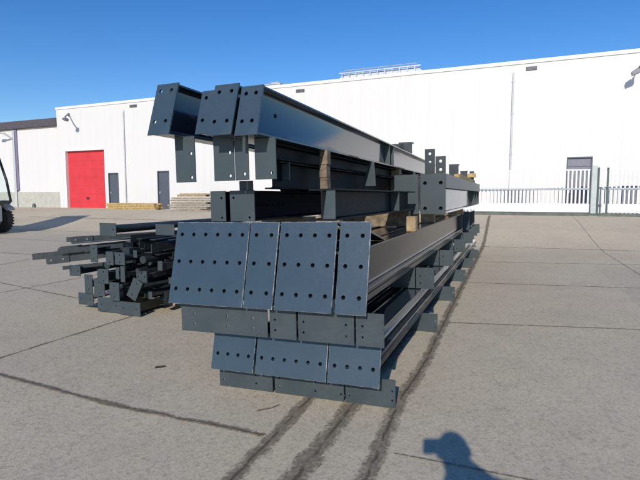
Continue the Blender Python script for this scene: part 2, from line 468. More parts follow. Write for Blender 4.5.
joint([(18.9, 0.9), (19, 11), (19.2, 24)], .08, J_, .008)

# ------------------------------------------------------------------ warehouse (local x along the wall, y away from the yard)
WO = Vector((-17.9415, 34.5107, 0)); WYAW = R(-23.819)
def wl2w(x, y, z=0):
    return WO + Matrix.Rotation(WYAW, 3, 'Z') @ Vector((x, y, z))
def wthing(name, label, cat, x, y, z, group=None, yaw=0):
    o = bpy.data.objects.new(name, None); COL.objects.link(o)
    o.location = wl2w(x, y, z); o.rotation_euler.z = WYAW+yaw
    return tag(o, label, cat, group)
wh = wthing('warehouse', 'long white sheet-clad warehouse with red roller door behind the yard', 'warehouse', 0, 0, 0)
# wall with openings: x ranges of doors
T_ = 7.5
doors = [('red', .71, 4.27, 4.53), ('d', 4.52, 5.42, 3.01), ('d', 8.60, 9.54, 3.06), ('r', 31.33, 32.33, 3.21)]
mb = MB(); x = 0.; TH = .30
for k, a, b_, top in doors:
    mb.box(x, a, 0, TH, .2, T_-.16); mb.box(a, b_, 0, TH, top, T_-.16); x = b_
mb.box(x, 34.2, 0, TH, .2, T_-.16)
mb.box(0, .3, TH, 40, .2, T_-.16); mb.box(33.9, 34.2, TH, 40, .2, T_-.16); mb.box(.3, 33.9, 39.7, 40, .2, T_-.16)
mb.build('wall', M['wall'], wh)
mb = MB(); mb.box(-.04, 34.24, -.05, .36, T_-.16, T_, c=.01); mb.build('parapet_cap', M['white_trim'], wh)
mb = MB(); mb.box(.3, 33.9, .36, 39.7, T_-.5, T_-.35); mb.build('roof', M['roof'], wh)
# red door
mb = MB(); mb.box(.72, 4.26, .20, .26, .6, 4.52); rd = mb.build('roller_door', M['red'], wh)
mb = MB(); mb.box(.55, .709, -.03, .12, .5, 4.66); mb.box(4.271, 4.40, -.03, .12, .5, 4.66); mb.box(.709, 4.271, -.03, .12, 4.531, 4.66)
mb.build('door_frame', M['white_trim'], rd)
mb = MB(); mb.box(2.3, 2.55, .17, .20, 1.3, 1.42, c=.01); mb.build('door_handle', M['black'], rd)
for k, a, b_, top in doors[1:]:
    mt = M['door_lilac'] if k == 'r' else M['door_grey']
    mb = MB(); mb.box(a+.05, b_-.05, .08, .13, .6, top-.05)
    d = mb.build('door', mt, wh)
    mb = MB(); mb.box(a+.001, a+.05, .0, .16, .5, top-.001); mb.box(b_-.05, b_-.001, .0, .16, .5, top-.001); mb.box(a+.05, b_-.05, .0, .16, top-.05, top-.001)
    mb.build('door_frame', M['door_grey'], d)
    mb = MB(); mb.tube([(a+.14, .03, 1.75), (a+.26, .03, 1.75)], .012); mb.box(a+.12, a+.16, .04, .08, 1.65, 1.80); mb.build('door_handle', M['alu'], d)
    if k == 'r':
        mb = MB(); mb.box(a+.05, b_-.05, .07, .079, top-.42, top-.40); mb.build('top_light', M['door_grey'], d)
mb = MB(); mb.box(33.45, 34.0, .0, -.03, 1.15, 1.95, c=.01)
wd = mb.build('window', M['door_lilac'], wh)
for xp, zt in ((6.07, 6.95), (29.05, 7.0)):
    mb = MB(); mb.tube([(xp, -.07, .6), (xp, -.07, zt-.2), (xp, .02, zt)], .04, 10)
    pp = mb.build('downpipe', M['pipe'], wh, smooth=50)
    for z in (1.6, 3.4, 5.2, 6.6):
        q = MB(); q.box(xp-.055, xp+.055, -.09, 0, z, z+.04); q.build('pipe_clip', M['pipe'], pp)
for x0, x1, z in ((6.57, 7.15, 7.03), (18.22, 18.72, 7.0), (29.56, 30.0, 7.03)):
    mb = MB(); mb.box(x0, x1, -.025, .0, z, z+.17, c=.006); vt = mb.build('wall_vent', M['vent'], wh)
    q = MB()
    for i in range(3): q.box(x0+.03, x1-.03, -.04, -.027, z+.025+i*.05, z+.05+i*.05)
    q.build('vent_slat', M['lamp'], vt)
def wall_lamp(pts, head, hl, name='wall_lamp'):
    """bracket arm and flood lamp head on the warehouse wall"""
    mb = MB(); mb.tube(pts, .045, 8); mb.box(pts[0][0]-.08, pts[0][0]+.08, -.04, 0, pts[0][2]-.1, pts[0][2]+.1)
    a = mb.build('lamp_arm', M['lamp'], wh, smooth=50)
    h = MB(); h.prism([(-.15, -.08), (.14, -.10), (.18, .02), (.08, .10), (-.12, .06)], -.12, .12, 'y')
    h.xf(Matrix.Translation(head) @ Matrix.Rotation(hl, 4, 'Y')); h.build('lamp_head', M['lamp'], a)
wall_lamp([(1.20, 0, 6.95), (1.35, -.25, 6.9), (1.75, -.75, 6.68), (2.05, -1.0, 6.55)], Vector((2.12, -1.05, 6.45)), R(20))
wall_lamp([(34.0, 0, 6.75), (33.95, -.3, 6.9), (33.85, -.55, 6.85), (33.75, -.6, 6.6)], Vector((33.62, -.65, 6.45)), R(-25))
# roof lights: long glazed ridge set back from the parapet
mb = MB(); mb.prism([(1.6, T_-.4), (4.4, T_-.4), (4.4, T_+.68), (3.2, T_+.85), (1.9, T_+.68)][::-1], 20.2, 24.2, 'x', f0=lambda p: -max(0, 1.1-(p[1]-7.1)), f1=lambda p: max(0, 1.2-(p[1]-7.1)))
rl = mb.build('roof_light', M['rooflight'], wh)
mb = MB()
for i in range(11):
    xx = 20.2+i*.40
    mb.box(xx-.022, xx+.022, 1.66, 1.75, T_-.1, T_+.72)
    mb.tube([(xx, 1.7, T_+.70), (xx, 2.0, T_+.90)], .02, 6)
mb.box(20.0, 24.5, 1.70, 1.74, T_+.68, T_+.73); mb.tube([(20.2, 2.0, T_+.90), (24.2, 2.0, T_+.90)], .022, 6)
mb.build('roof_light_frame', M['alu'], rl)
mb = MB(); mb.prism([(1.2, T_-.4), (2.4, T_-.4), (2.2, T_+.40), (1.4, T_+.40)], 15.5, 16.5, 'x'); r2 = mb.build('roof_light', M['rooflight'], wh)
mb = MB(); mb.box(15.45, 16.55, 1.35, 2.25, T_+.40, T_+.46); mb.tube([(15.7, 1.8, T_+.46), (15.7, 1.8, T_+.60), (16.2, 1.8, T_+.60)], .05, 8); mb.build('roof_light_frame', M['alu'], r2)

# annex to the left
an = wthing('annex_building', 'lower white annex with dark roof edge left of the warehouse', 'building', -12, 0, 0)
O_ = (-12, 0, 0)
mb = MB(); mb.box(-26, -.01, .12, 8, .2, 6.29); mb.build('wall', M['wall'], an, O_)
mb = MB(); mb.box(-26, -.012, -.10, 8.1, 6.291, 6.82, c=.02); mb.build('roof_edge', M['roof'], an, O_)
mb = MB(); mb.box(-25.9, -.05, .04, .12, .2, 1.80, c=.01); mb.build('plinth', M['plinth'], an, O_)
mb = MB(); mb.box(-4.62, -4.22, .02, .11, 1.9, 6.28, c=.02); mb.build('downpipe', M['pipe_violet'], an, O_)
mb = MB(); mb.box(-4.60, -4.38, -.06, .015, .4, 6.2, c=.02)
mb.tube([(-4.5, -.06, 5.6), (-4.75, -.5, 5.95), (-5.3, -.9, 6.05)], .06, 8); p_ = mb.build('lamp_column', M['pipe'], an, O_)
h = MB(); h.box(-5.75, -5.25, -1.02, -.78, 6.0, 6.12, c=.03); h.build('lamp_head', M['lamp'], p_, O_)
mb = MB(); mb.tube([(-1.86, -.6, .55), (-1.86, -.6, .95), (-1.86, -.6, 1.0)], [.10, .10, .05], 10); mb.tube([(-2.02, -.6, .82), (-1.70, -.6, .82)], .05, 8)
hy = mb.build('yard_hydrant', M['post_dark'], None, (-1.86, -.6, .6), 50); hy.location = wl2w(-1.86, -.6, .6); hy.rotation_euler.z = WYAW
tag(hy, 'small dark hydrant post in front of the grey annex plinth', 'hydrant')

# unseen foliage added past the warehouse so girder sides reflect something dark
def added_hedge(name, label, cat, x0, x1, y, hgt, dep, n, z0=.72):
    o = wthing(name, label, cat, (x0+x1)/2, y, z0); mb = MB(); rnd = random.Random(int(x0*7))
    L_ = x1-x0
    for i in range(n):
        a = rnd.uniform(-.5, .5)*L_; q = rnd.uniform(-1, 1)
        h = hgt*(.82+.18*math.sin(a*1.7)*math.cos(a*.6+1)); z = rnd.random()**.7*h
        p = Vector((a, q*dep*.5, z)); e = Vector((rnd.gauss(0, 1), rnd.gauss(0, 1), rnd.gauss(0, 1))).normalized()
        f = e.orthogonal().normalized()*rnd.uniform(.08, .16); g_ = e.cross(f).normalized()*rnd.uniform(.05, .10)
        mb.add([p-f, p-g_*.8, p+f, p+g_*.8], [(0, 1, 2, 3)])
    mb.build('foliage', M['added_hedge'], o)
    mb = MB()
    for i in range(int(L_/.8)):
        xx = -L_/2+.4+i*.8; mb.tube([(xx, 0, 0), (xx+.05, .05, hgt*.4), (xx-.05, 0, hgt*.75)], [.05, .04, .015], 6)
    mb.build('stem', M['twig'], o)
added_hedge('added_hedge', 'dark green foliage row added unseen past the warehouse for dark girder reflections', 'added_hedge', 36.5, 75, .6, 2.6, 1.4, 9000)

# timber lying along the warehouse foot
def planks(name, label, rows, mat, x, y, z, L, group=None, yaw=0, jit=.15):
    o = wthing(name, label, 'timber', x, y, z, group, yaw)
    for k, (yy, zz, w, t) in enumerate(rows):
        mb = MB(); a = random.uniform(-jit, jit); b_ = random.uniform(-jit, jit)
        mb.box(a, L+b_, yy, yy+w, zz, zz+t, c=.006); mb.build('plank', mat, o)
    return o
rows = [(yy*.17, zz*.10, .16, .095) for zz in range(4) for yy in range(4)]
planks('timber_bundle', 'long bundle of yellow sawn planks between the two grey doors', rows, M['timber_y'], 6.6, -2.1, .70, 3.5, yaw=R(2))
rows = [(yy*.22, zz*.13+(.02 if zz else 0), .20, .10) for zz in range(6) for yy in range(3)]
planks('timber_bundle', 'grey weathered plank pile right of the second grey door', rows, M['timber_g'], 11.7, -2.4, .68, 2.6, yaw=R(-3), jit=.35)
for yy in (0, 1):
    o = wthing('timber_bearer', ['short square bearer lying on the grey plank pile, nearer one', 'short square bearer lying on the grey plank pile, farther one'][yy], 'timber', 12.9, -2.3+yy*.3, 1.49, 'bearers on the plank pile')
    mb = MB(); mb.box(-.9, 1.0, 0, .14, 0, .11, c=.006); mb.build('bearer', M['timber_g' if yy else 'timber'], o)
o = wthing('timber_board', 'thin light board on top of the bearers on the grey plank pile', 'timber', 12.7, -2.3, 1.605)
mb = MB(); mb.box(-.5, 1.5, 0, .5, 0, .06, c=.005); mb.build('board', M['timber'], o)

# ------------------------------------------------------------------ fence and gate (stack frame, u = 22.8)
FU = 22.8; FZ = .72
def fence_run(name, label, cat, v0, v1, ztop=2.61):
    t = Thing(name, label, cat, (FU, (v0+v1)/2, FZ))
    mb = MB(); n = int((v1-v0)/.15)
    for i in range(n+1):
        v = v0+.05+i*(v1-v0-.1)/n
        mb.box(FU-.015, FU+.015, v-.028, v+.028, FZ+.50, ztop-.05)
    t.part(mb, 'bars', M['fence'])
    mb = MB(); mb.box(FU-.03, FU+.03, v0, v1, ztop-.05, ztop, c=.006); t.part(mb, 'top_rail', M['fence'])
    mb = MB(); mb.box(FU+.017, FU+.05, v0, v1, FZ+1.06, FZ+1.13, c=.005); mb.box(FU-.05, FU-.017, v0, v1, FZ+1.06, FZ+1.13, c=.005); t.part(mb, 'middle_rail', M['fence_grey'])
    mb = MB(); mb.box(FU-.06, FU+.06, v0, v1, FZ+.14, FZ+.50, c=.012); t.part(mb, 'bottom_beam', M['fence'])
    return t
t = fence_run('sliding_gate', 'white barred sliding gate in front of the warehouse door', 'gate', -2.88, 3.3)
for v in (-2.6, .4, 3.0):
    mb = MB(); mb.box(FU-.09, FU+.09, v-.10, v+.10, FZ+.117, FZ+.138, c=.01); t.part(mb, 'roller', M['post_dark'])
t = fence_run('yard_fence', 'white barred fence right of the gate posts', 'fence', -15, -3.32, 2.60)
for v in (-3.9, -6.4, -8.9, -11.4, -13.9):
    mb = MB(); mb.box(FU-.05, FU+.05, v-.05, v+.05, FZ+.117, FZ+.138, c=.004); t.part(mb, 'foot', M['fence_grey'])
t = Thing('gate_post', 'stout pale green-grey gate post at the right end of the sliding gate', 'post', (FU-.1, -3.03, FZ))
mb = MB(); mb.box(FU-.16, FU-.03, -3.12, -2.92, FZ-.05, 2.72, c=.012); t.part(mb, 'column', M['post_green'])
mb = MB(); mb.box(FU-.20, FU+.01, -3.16, -2.88, FZ-.05, FZ+.02); t.part(mb, 'base_plate', M['fence_grey'])
mb = MB(); mb.box(FU-.15, FU-.02, -3.20, -3.125, FZ+.02, 2.66, c=.006); t.part(mb, 'guide_channel', M['post_dark'])
for v, la in ((-3.50, 'thin dark fence post just right of the pale gate post'),):
    t = Thing('fence_post', la, 'post', (FU-.06, v, FZ))
    mb = MB(); mb.box(FU-.10, FU-.065, v-.035, v+.035, FZ-.05, 2.62, c=.006); t.part(mb, 'column', M['post_dark'])
    mb = MB(); mb.box(FU-.108, FU-.060, v-.045, v+.045, 2.62, 2.65); t.part(mb, 'cap', M['post_dark'])
t = Thing('gate_track', 'low kerb beam with gate rail, coloured as the shadow gap under the white gate', 'kerb', (FU, 0, FZ))
mb = MB(); mb.box(FU-.20, FU+.20, -15, 3.6, FZ-.15, FZ+.115, c=.01); t.part(mb, 'kerb_beam', M['kerb'])
mb = MB(); mb.box(FU-.02, FU+.02, -2.9, 3.6, FZ+.116, FZ+.135); t.part(mb, 'rail', M['post_dark'])

# ------------------------------------------------------------------ the stack of girders
T15 = math.tan(R(15))
END = 14.6
def cleat_row(t, name, y0, y1, z0, z1, u_list, cols, r=.009, tk=.012, tabs=None, mat='cleat'):
    for u in u_list:
        mb = MB(); h = z1-z0
        ys = [y0+(y1-y0)*f for f in cols]
        holed(mb, y0, y1, z0, z1, u, tk, ys, [z0+h*.27, z0+h*.60], r)
        t.part(mb, 'purlin_cleat', M[mat])

# --- bottom tier: girders on the ground, cleats (G) downwards, tilted end plates (F)
GP = [3.47, 5.65, 7.45, 9.25, 11.05, 12.85]
F = [('left', 1.828, 2.206, 4, 2.02, .24, (1.745, 2.237), (.30, .92), 'bottom-tier left girder, tilted end plate showing four holes in a row'),
     ('mid', 1.228, 1.812, 6, 1.52, .34, (1.145, 1.725), (.04, .40, .93), 'bottom-tier middle girder, tilted end plate showing six holes in a row'),
     ('right', .827, 1.216, 4, 1.01, .18, (.75, 1.133), (.06, .93), 'bottom-tier right girder, lower end plate beside the right gutter')]
for nm, a, b_, nh, yc, w, cl, cols, lab in F:
    t = Thing('steel_girder', lab, 'steel girder', (3.3, yc, 0), 'girders in the stack', roll=ROLL)
    t.part(ibeam(MB(), 3.322, END, yc, w, .215, .498, tf=.018, tfb=.10, shear0=T15, split=True), 'beam', M['steel'], smooth=32)
    mb = MB(); holed(mb, a, b_, .203, .502, 3.3, .018, lin(a, b_, nh, .05), [.325], .0145, T15, back=True, edge=2)
    t.part(mb, 'end_plate', [M['plate'], M['hole'], M['edge']])
    cleat_row(t, 'cleat', cl[0], cl[1], .0, .213, GP, cols)
# --- second tier: girders with tall tilted end plates (D) and cleats (E) downwards
EP = [3.27, 5.6, 7.55, 9.5, 11.35]
D = [(1.850, 2.512, 6, 2.18, .44, (1.682, 2.455), (.16, .45, .84), END, 'middle-tier leftmost girder whose tilted end plate has eighteen holes'),
     (1.602, 1.838, 2, 1.72, .18, (1.447, 1.662), (.80,), END, 'middle-tier second girder, narrow tilted end plate of six holes next to the eighteen-hole plate'),
     (1.142, 1.585, 4, 1.365, .30, (1.005, 1.432), (.14, .90), END, 'middle-tier third girder whose tilted end plate has twelve holes'),
     (.895, 1.118, 2, 1.09, .16, (.79, .993), (.76,), 11.45, 'middle-tier rightmost girder, narrow end plate and long glossy side facing the gate')]
for a, b_, nh, yc, w, cl, cols, end, lab in D:
    t = Thing('steel_girder', lab, 'steel girder', (3.2, yc, .505), 'girders in the stack', roll=ROLL)
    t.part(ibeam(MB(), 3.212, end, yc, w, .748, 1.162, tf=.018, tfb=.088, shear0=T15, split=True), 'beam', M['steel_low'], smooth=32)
    mb = MB(); holed(mb, a, b_, .742, 1.372, 3.187, .018, lin(a, b_, nh, .055), [.855, 1.065, 1.275], .0155, T15, back=True, edge=2)
    t.part(mb, 'end_plate', [M['plate'], M['hole'], M['edge']])
    # haunch: sloping flange with web from the plate top down to the girder
    mb = MB(); mb.prism([(3.375, 1.352), (3.375, 1.366), (4.25, 1.178), (4.25, 1.164)], yc-w/2+.004, yc+w/2-.004, 'y')
    mb.prism([(3.335, 1.164), (3.378, 1.350), (4.20, 1.164)], yc-.006+.02, yc+.006+.02, 'y')
    t.part(mb, 'haunch', M['steel'])
    cleat_row(t, 'cleat', cl[0], cl[1], .506, .744, EP, cols)
    if end < 14:
        for u in (11.30, 11.40):
            mb = MB(); mb.box(u, u+.014, 1.015, 1.08, .838, 1.142); t.part(mb, 'stiffener', M['cleat'])
# short girder beyond the end of the right one
t = Thing('steel_girder', 'short far girder behind the end of the middle-tier right girder', 'steel girder', (12.2, 1.09, .5), 'girders in the stack', roll=ROLL)
t.part(ibeam(MB(), 12.25, 14.9, 1.08, .20, .76, 1.16, tf=.018), 'beam', M['steel'], smooth=32)
mb = MB(); holed(mb, .93, 1.23, .74, 1.18, 12.22, .018, lin(.93, 1.23, 2, .06), [.83, 1.08], .015); t.part(mb, 'end_plate', M['plate'])
for u in (12.8, 13.9, 14.7):
    mb = MB(); mb.box(u, u+.014, .985, 1.07, .78, 1.14); t.part(mb, 'stiffener', M['cleat'])
for u in (12.5, 13.6, 14.6):
    mb = MB(); holed(mb, .84, 1.2, .506, .756, u, .012, [.92, 1.1], [.57, .66], .009); t.part(mb, 'purlin_cleat', M['cleat'])

# --- third tier (C): lying on battens
C3 = [(2.108, 2.245, .12, 13.5, 'third-tier narrow girder at the far left, end plate with two holes'),
      (1.851, 2.068, .20, 13.5, 'third-tier girder with wide end plate and a small tab on top')]
for i, (a, b_, w, end, lab) in enumerate(C3):
    yc = (a+b_)/2
    t = Thing('steel_girder', lab, 'steel girder', (3.4, yc, 1.374), 'girders in the stack', roll=ROLL)
    t.part(ibeam(MB(), 3.415, end, yc, w, 1.376, 1.612, tf=.014, tw=.010, rf=.014), 'beam', M['steel_shaded'], smooth=32)
    mb = MB(); holed(mb, a, b_, 1.374, 1.616, 3.4, .014, [a+.045, b_-.035] if i else [a+.035], [1.405, 1.56], .010, skip=((1, 0), (0, 1)) if i else ())
    t.part(mb, 'end_plate', M['cleat'])
    if i:
        mb = MB(); mb.box(3.44, 3.455, 1.885, 2.0, 1.613, 1.69); t.part(mb, 'tab', M['cleat'])
        for u in (3.58, 3.66, 3.78, 3.9, 4.1):
            mb = MB(); mb.tube([(u, 1.94, 1.50), (u, 1.925, 1.50)], .014, 6); t.part(mb, 'bolt', M['hole'])
t = Thing('steel_girder', 'third-tier right girder with tapered end stiffener above the narrow end plate', 'steel girder', (3.4, 1.3, 1.374), 'girders in the stack', roll=ROLL)
t.part(ibeam(MB(), 3.41, 6.6, 1.30, .205, 1.376, 1.612, tf=.014, tw=.010, rf=.014), 'beam', M['steel_shaded'], smooth=32)
mb = MB(); mb.prism([(1.198, 1.391), (1.198, 1.597), (1.262, 1.597), (1.293, 1.391)], 3.412, 3.424, 'x'); t.part(mb, 'stiffener', M['cleat'])
mb = MB(); mb.prism([(1.198, 1.391), (1.198, 1.597), (1.293, 1.597), (1.293, 1.391)], 5.6, 5.612, 'x'); t.part(mb, 'stiffener', M['cleat'])
# --- upper middle tier, dark girders under the top girders
for a, b_, u0, end, zt, lab in ((1.69, 1.84, 3.7, 9.5, 1.84, 'short-plated girder under the top girders, small end plate with two holes'),
                            (1.88, 2.03, 4.2, 12., 1.93, 'dark girder hidden under the top girders, left of the small end plate'),
                            (2.08, 2.24, 4.65, 12., 1.95, 'deep dark girder farthest left under the top girders')):
    yc = (a+b_)/2
    t = Thing('steel_girder', lab, 'steel girder', (u0, yc, 1.62), 'girders in the stack', roll=ROLL)
    t.part(ibeam(MB(), u0-.16 if u0 < 4 else u0+.012, end, yc, b_-a-.01, 1.624, zt, tf=.012, tw=.009, rf=.012), 'beam', M['steel_shaded'], smooth=32)
    mb = MB(); holed(mb, a, a+.068, 1.69, 1.842, u0, .012, [a+.036], [1.72, 1.80], .010); t.part(mb, 'end_plate', M['cleat'])

t = Thing('steel_girder', 'shallow dark girder packed between the small-plate girder and the top right girder', 'steel girder', (3.42, 1.765, 1.845), 'girders in the stack', roll=ROLL)
t.part(ibeam(MB(), 3.42, 10.2, 1.765, .15, 1.846, 1.968, tf=.010, tw=.008, rf=.010), 'beam', M['steel_shaded'], smooth=32)
mb = MB(); mb.box(3.408, 3.418, 1.69, 1.84, 1.845, 1.969, c=.002); t.part(mb, 'end_plate', M['brace'])
# --- top tier (A): own bearing, slightly rising to the far end
T16 = math.tan(R(20))
A = [(2.347, 2.538, 2.027, 2.418, 2, 2.44, .15, 3.0, (2.262, 2.440), 'top-tier leftmost girder standing apart with four-hole end plate'),
     (1.975, 2.160, 2.016, 2.340, 1, 2.075, .13, 3.05, (1.925, 2.098), 'top-tier second girder, its end plate partly behind the third'),
     (1.832, 2.028, 1.990, 2.362, 2, 1.93, .15, 3.0, (1.805, 1.918), 'top-tier third girder, four-hole end plate overlapping its left neighbour'),
     (1.636, 1.808, 1.976, 2.330, 2, 1.722, .165, 3.0, (1.585, 1.753), 'top-tier right girder with long glossy side under the skyline')]
for i, (a, b_, z0, z1, nh, yc, w, u0, cl, lab) in enumerate(A):
    a, b_, yc, cl = a-.022, b_-.022, yc-.022, (cl[0]-.012, cl[1]-.012)
    t = Thing('steel_girder', lab, 'steel girder', (u0, yc, z0), 'girders in the stack', roll=ROLL)
    gb = ibeam(MB(), u0+.02, 12.2-.2*i, yc, w, z0+.004, z1-.004, tf=.018, tw=.011, shear0=T16)
    for q in gb.v:                      # the girder gets shallower towards its far end
        if q.z > (z0+z1)/2: q.z -= .0089*(q.x-u0)
    t.part(gb, 'beam', M['steel'], smooth=32)
    mb = MB()
    ys = [a+.05, b_-.045] if nh == 2 else [b_-.045]
    holed(mb, a, b_, z0, z1, u0-.002, .018, ys, [z0+.10, z1-.055], .0145, T16, back=i > 0)
    t.part(mb, 'end_plate', [M['plate'], M['hole'], M['edge']])
    for u, dz in ((3.2, 0), (5.95, 0), (8.7, 0)):
        if i == 1 and u > 4: continue
        mb = MB()
        zz0, zz1 = (1.685, z0+.003)
        if u < 4:
            holed(mb, cl[0], cl[1], zz0, zz1, u, .012, [cl[0]+.035], [zz0+.035, zz1-.13] if i in (0, 1) else [zz0+.045], .012)
        else:
            mb.prism([(cl[0], zz0), (cl[0]+.02, zz1), (cl[0]+.075, zz1), (cl[1], zz0)], u, u+.012, 'x')
        t.part(mb, 'purlin_cleat', M['cleat'])
    if i == 3:
        for u in (6.92, 7.16):
            mb = MB(); mb.box(u, u+.014, 1.622, 1.6935, z0+.024, z1-.062); t.part(mb, 'stiffener', M['cleat'])
        mb = MB(); mb.tube([(3.46, 1.6945, 2.17), (3.46, 1.6885, 2.17)], .016, 10); t.part(mb, 'bolt_hole', M['hole'])  # dark disc on the web, painted as the shade of a hole
    if i in (1, 2):
        uu = 9.4
        zt = z1-.004-.0089*(uu-u0)
        mb = MB(); mb.box(uu, uu+.014, yc-.13, yc+.12, zt+.001, zt+.27); mb.box(uu+.0145, uu+.20, yc-.13, yc+.12, zt+.252, zt+.27)
        t.part(mb, 'purlin_cleat', M['brace'], label='angle cleat standing on the girder top')

# --- right-hand girders that start half way along the stack
BH = [(.846, 1.188, 1.300, 1.856, .97, 'half-way right girder with square four-hole end plate and two upright cleats'),
      (1.214, 1.549, 1.300, 1.850, 1.40, 'half-way left girder with plain end plate under the top girder')]
for i, (a, b_, z0, z1, yc, lab) in enumerate(BH):
    t = Thing('steel_girder', lab, 'steel girder', (6.93, yc, z0), 'girders in the stack', roll=ROLL)
    t.part(ibeam(MB(), 6.95, 14.9, yc if i else .955, .24 if i else .20, z0+.004, z1-.004, tf=.02, tw=.012), 'beam', M['steel'], smooth=32)
    mb = MB()
    if i == 0:
        holed(mb, a, b_, z0, z1, 6.93, .018, [a+.065, b_-.065], [z0+.08, z1-.13], .026, back=True)
    else:
        mb.box(6.93, 6.948, a, b_, z0, z1, c=.003)
    t.part(mb, 'end_plate', [M['cleat'], M['hole']])
    if i == 0:
        mb = MB(); mb.box(6.955, 14.3, .842, .852, 1.655, 1.852, c=.002); t.part(mb, 'edge_plate', M['cleat'])
        for u in (12.6, 13.4, 14.2):
            mb = MB(); mb.box(u, u+.016, .86, .945, z0+.03, z1-.03); t.part(mb, 'stiffener', M['cleat'])
        for (c0, c1, zt) in ((.992, 1.128, 2.19), (.848, .985, 2.085)):
            mb = MB(); holed(mb, c0, c1, z1+.002, zt, 6.96, .014, [(c0+c1)/2], [zt-.18, zt-.065], .020)
            t.part(mb, 'purlin_cleat', M['brace'])
        for (u, c0, c1, zt) in ((10.0, .98, 1.16, 2.16), (11.6, .95, 1.10, 2.10), (12.9, .90, 1.0, 2.15)):
            mb = MB(); mb.box(u, u+.014, c0, c1, z1+.002, zt); mb.box(u+.0145, u+.2, c0, c1, zt-.018, zt); t.part(mb, 'purlin_cleat', M['brace'])

# --- timber between the tiers
def batten(label, u, v0, v1, z0, w, h, mat='timber', roll=ROLL, ya=YA):
    t = Thing('timber_batten', label, 'timber', (u, v0, z0), 'battens in the stack', ya=ya, roll=roll)
    mb = MB(); mb.box(u, u+w, v0, v1, z0, z0+h, c=.006); t.part(mb, 'batten', M[mat])
batten('pale yellow block on the middle tier, cut end facing the gate below the half-way girders', 5.35, .965, 1.065, 1.166, .14, .165, 'timber')
batten('square batten under the front of the third-tier girders', 4.4, 1.50, 2.40, 1.166, .10, .205, 'timber_g')
batten('batten added on the middle tier to block bright reflections behind the pale yellow block', 6.3, 1.22, 2.45, 1.166, .12, .205, 'timber_b')  # added to block reflections on the girder tops
batten('thin batten under the end plate of the half-way girders', 7.3, 1.05, 1.6, 1.166, .12, .13, 'timber_g')
batten('far batten under the half-way girders', 10.6, .95, 2.3, 1.166, .14, .13)
t = Thing('timber_batten', 'upright timber post between third tier and top right girder', 'timber', (4.32, 1.63, 1.615), 'battens in the stack', roll=ROLL)
mb = MB(); mb.box(4.32, 4.42, 1.595, 1.668, 1.614, 1.73, c=.005); mb.box(4.32, 4.425, 1.60, 1.672, 1.732, 1.85, c=.005); mb.box(4.32, 4.42, 1.592, 1.668, 1.852, 1.985, c=.005); t.part(mb, 'post', M['timber_b'])
t = Thing('timber_batten', 'bright wooden chock under the top girder behind the half-way girders', 'timber', (7.6, 1.64, 1.615), 'battens in the stack', roll=ROLL)
mb = MB(); mb.prism([(1.63, 1.63), (1.665, 1.90), (1.83, 1.90), (1.87, 1.63)], 7.6, 7.8, 'x'); mb.box(7.62, 7.78, 1.63, 1.87, 1.901, 2.0); t.part(mb, 'chock', M['timber'])
batten('yellow plank lying lengthwise on the half-way right girder', 9.0, .88, .97, 1.86, 3.4, .07, 'timber_y')
batten('yellow timber at the far end on top of the half-way right girder', 12.0, 1.0, 1.14, 1.86, 2.6, .12, 'timber_y')
batten('short yellow block across the half-way right girder', 12.7, .86, 1.3, 1.99, .12, .10, 'timber_y')

# ------------------------------------------------------------------ pile of bracing on the left
def bar_member(mb, kind, u0, u1, v, z, s, dv=0., dz=0.):
    """round tube, angle, flat or small tee, running back from its end plate"""
    q = MB()
    if kind == 'tube': q.tube([(u0, v, z), (u1, v+dv, z+dz)], s, 12)
    else:
        pr = {'angle': [(-s, -s), (s, -s), (s, -s*.8), (-s*.8, -s*.8), (-s*.8, s), (-s, s)],
              'flat': [(-s, -s*.12), (s, -s*.12), (s, s*.12), (-s, s*.12)],
              'tee': [(-s, s), (-s, s*.8), (-s*.1, s*.8), (-s*.1, -s), (s*.1, -s), (s*.1, s*.8), (s, s*.8), (s, s)],
              'box': [(-s, -s), (s, -s), (s, s), (-s, s)]}[kind]
        n = len(pr)
        vs = [(u0, v+a, z+b_) for a, b_ in pr]+[(u1, v+dv+a, z+dz+b_) for a, b_ in pr]
        q.add(vs, [[i, (i+1) % n, n+(i+1) % n, n+i] for i in range(n)]+[list(range(n)), [n+i for i in range(n)]])
    mb.v, mb.f, mb.mi = mb.v+q.v, mb.f+[[i+len(mb.v) for i in f] for f in q.f], mb.mi+q.mi
    return mb
PG = 'braces in the left pile'
def brace(label, kind, v0, v1, z0, z1, u=5.0, L=4.5, dv=0., dz=0., s=None, holes=2, rot=0., zoff=0., second=None):
    t = Thing('steel_brace', label, 'steel brace', (u, (v0+v1)/2, z0), PG)
    vc, zc = (v0+v1)/2, (z0+z1)/2
    s = s or min(v1-v0, z1-z0)*.36
    mb = MB()
    horiz = (v1-v0) > (z1-z0)
    if holes:
        if horiz: ys, zs = [v0+(v1-v0)*(.18 if holes > 1 else .5), v0+(v1-v0)*.82][:holes], [zc]
        else: ys, zs = [vc], [z0+(z1-z0)*.2, z0+(z1-z0)*.8][:holes]
        holed(mb, v0, v1, z0, z1, u, .014, ys, zs, .010)
    else: mb.box(u, u+.014, v0, v1, z0, z1, c=.002)
    if rot:
        Mx = Matrix.Translation((u, vc, zc)) @ Matrix.Rotation(rot, 4, 'X') @ Matrix.Translation((-u, -vc, -zc)); mb.xf(Mx)
    t.part(mb, 'end_plate', M['cleat'])
    mb = bar_member(MB(), kind, u+.015, u+L, vc, zc+zoff, s, dv, dz)
    t.part(mb, 'bar', M['brace'], smooth=40)
    if second:
        mb = MB(); holed(mb, *second[:4], second[4], .014, lin(second[0], second[1], 2, .04), [(second[2]+second[3])/2], .010)
        t.part(mb, 'end_plate', M['cleat'])
    return t
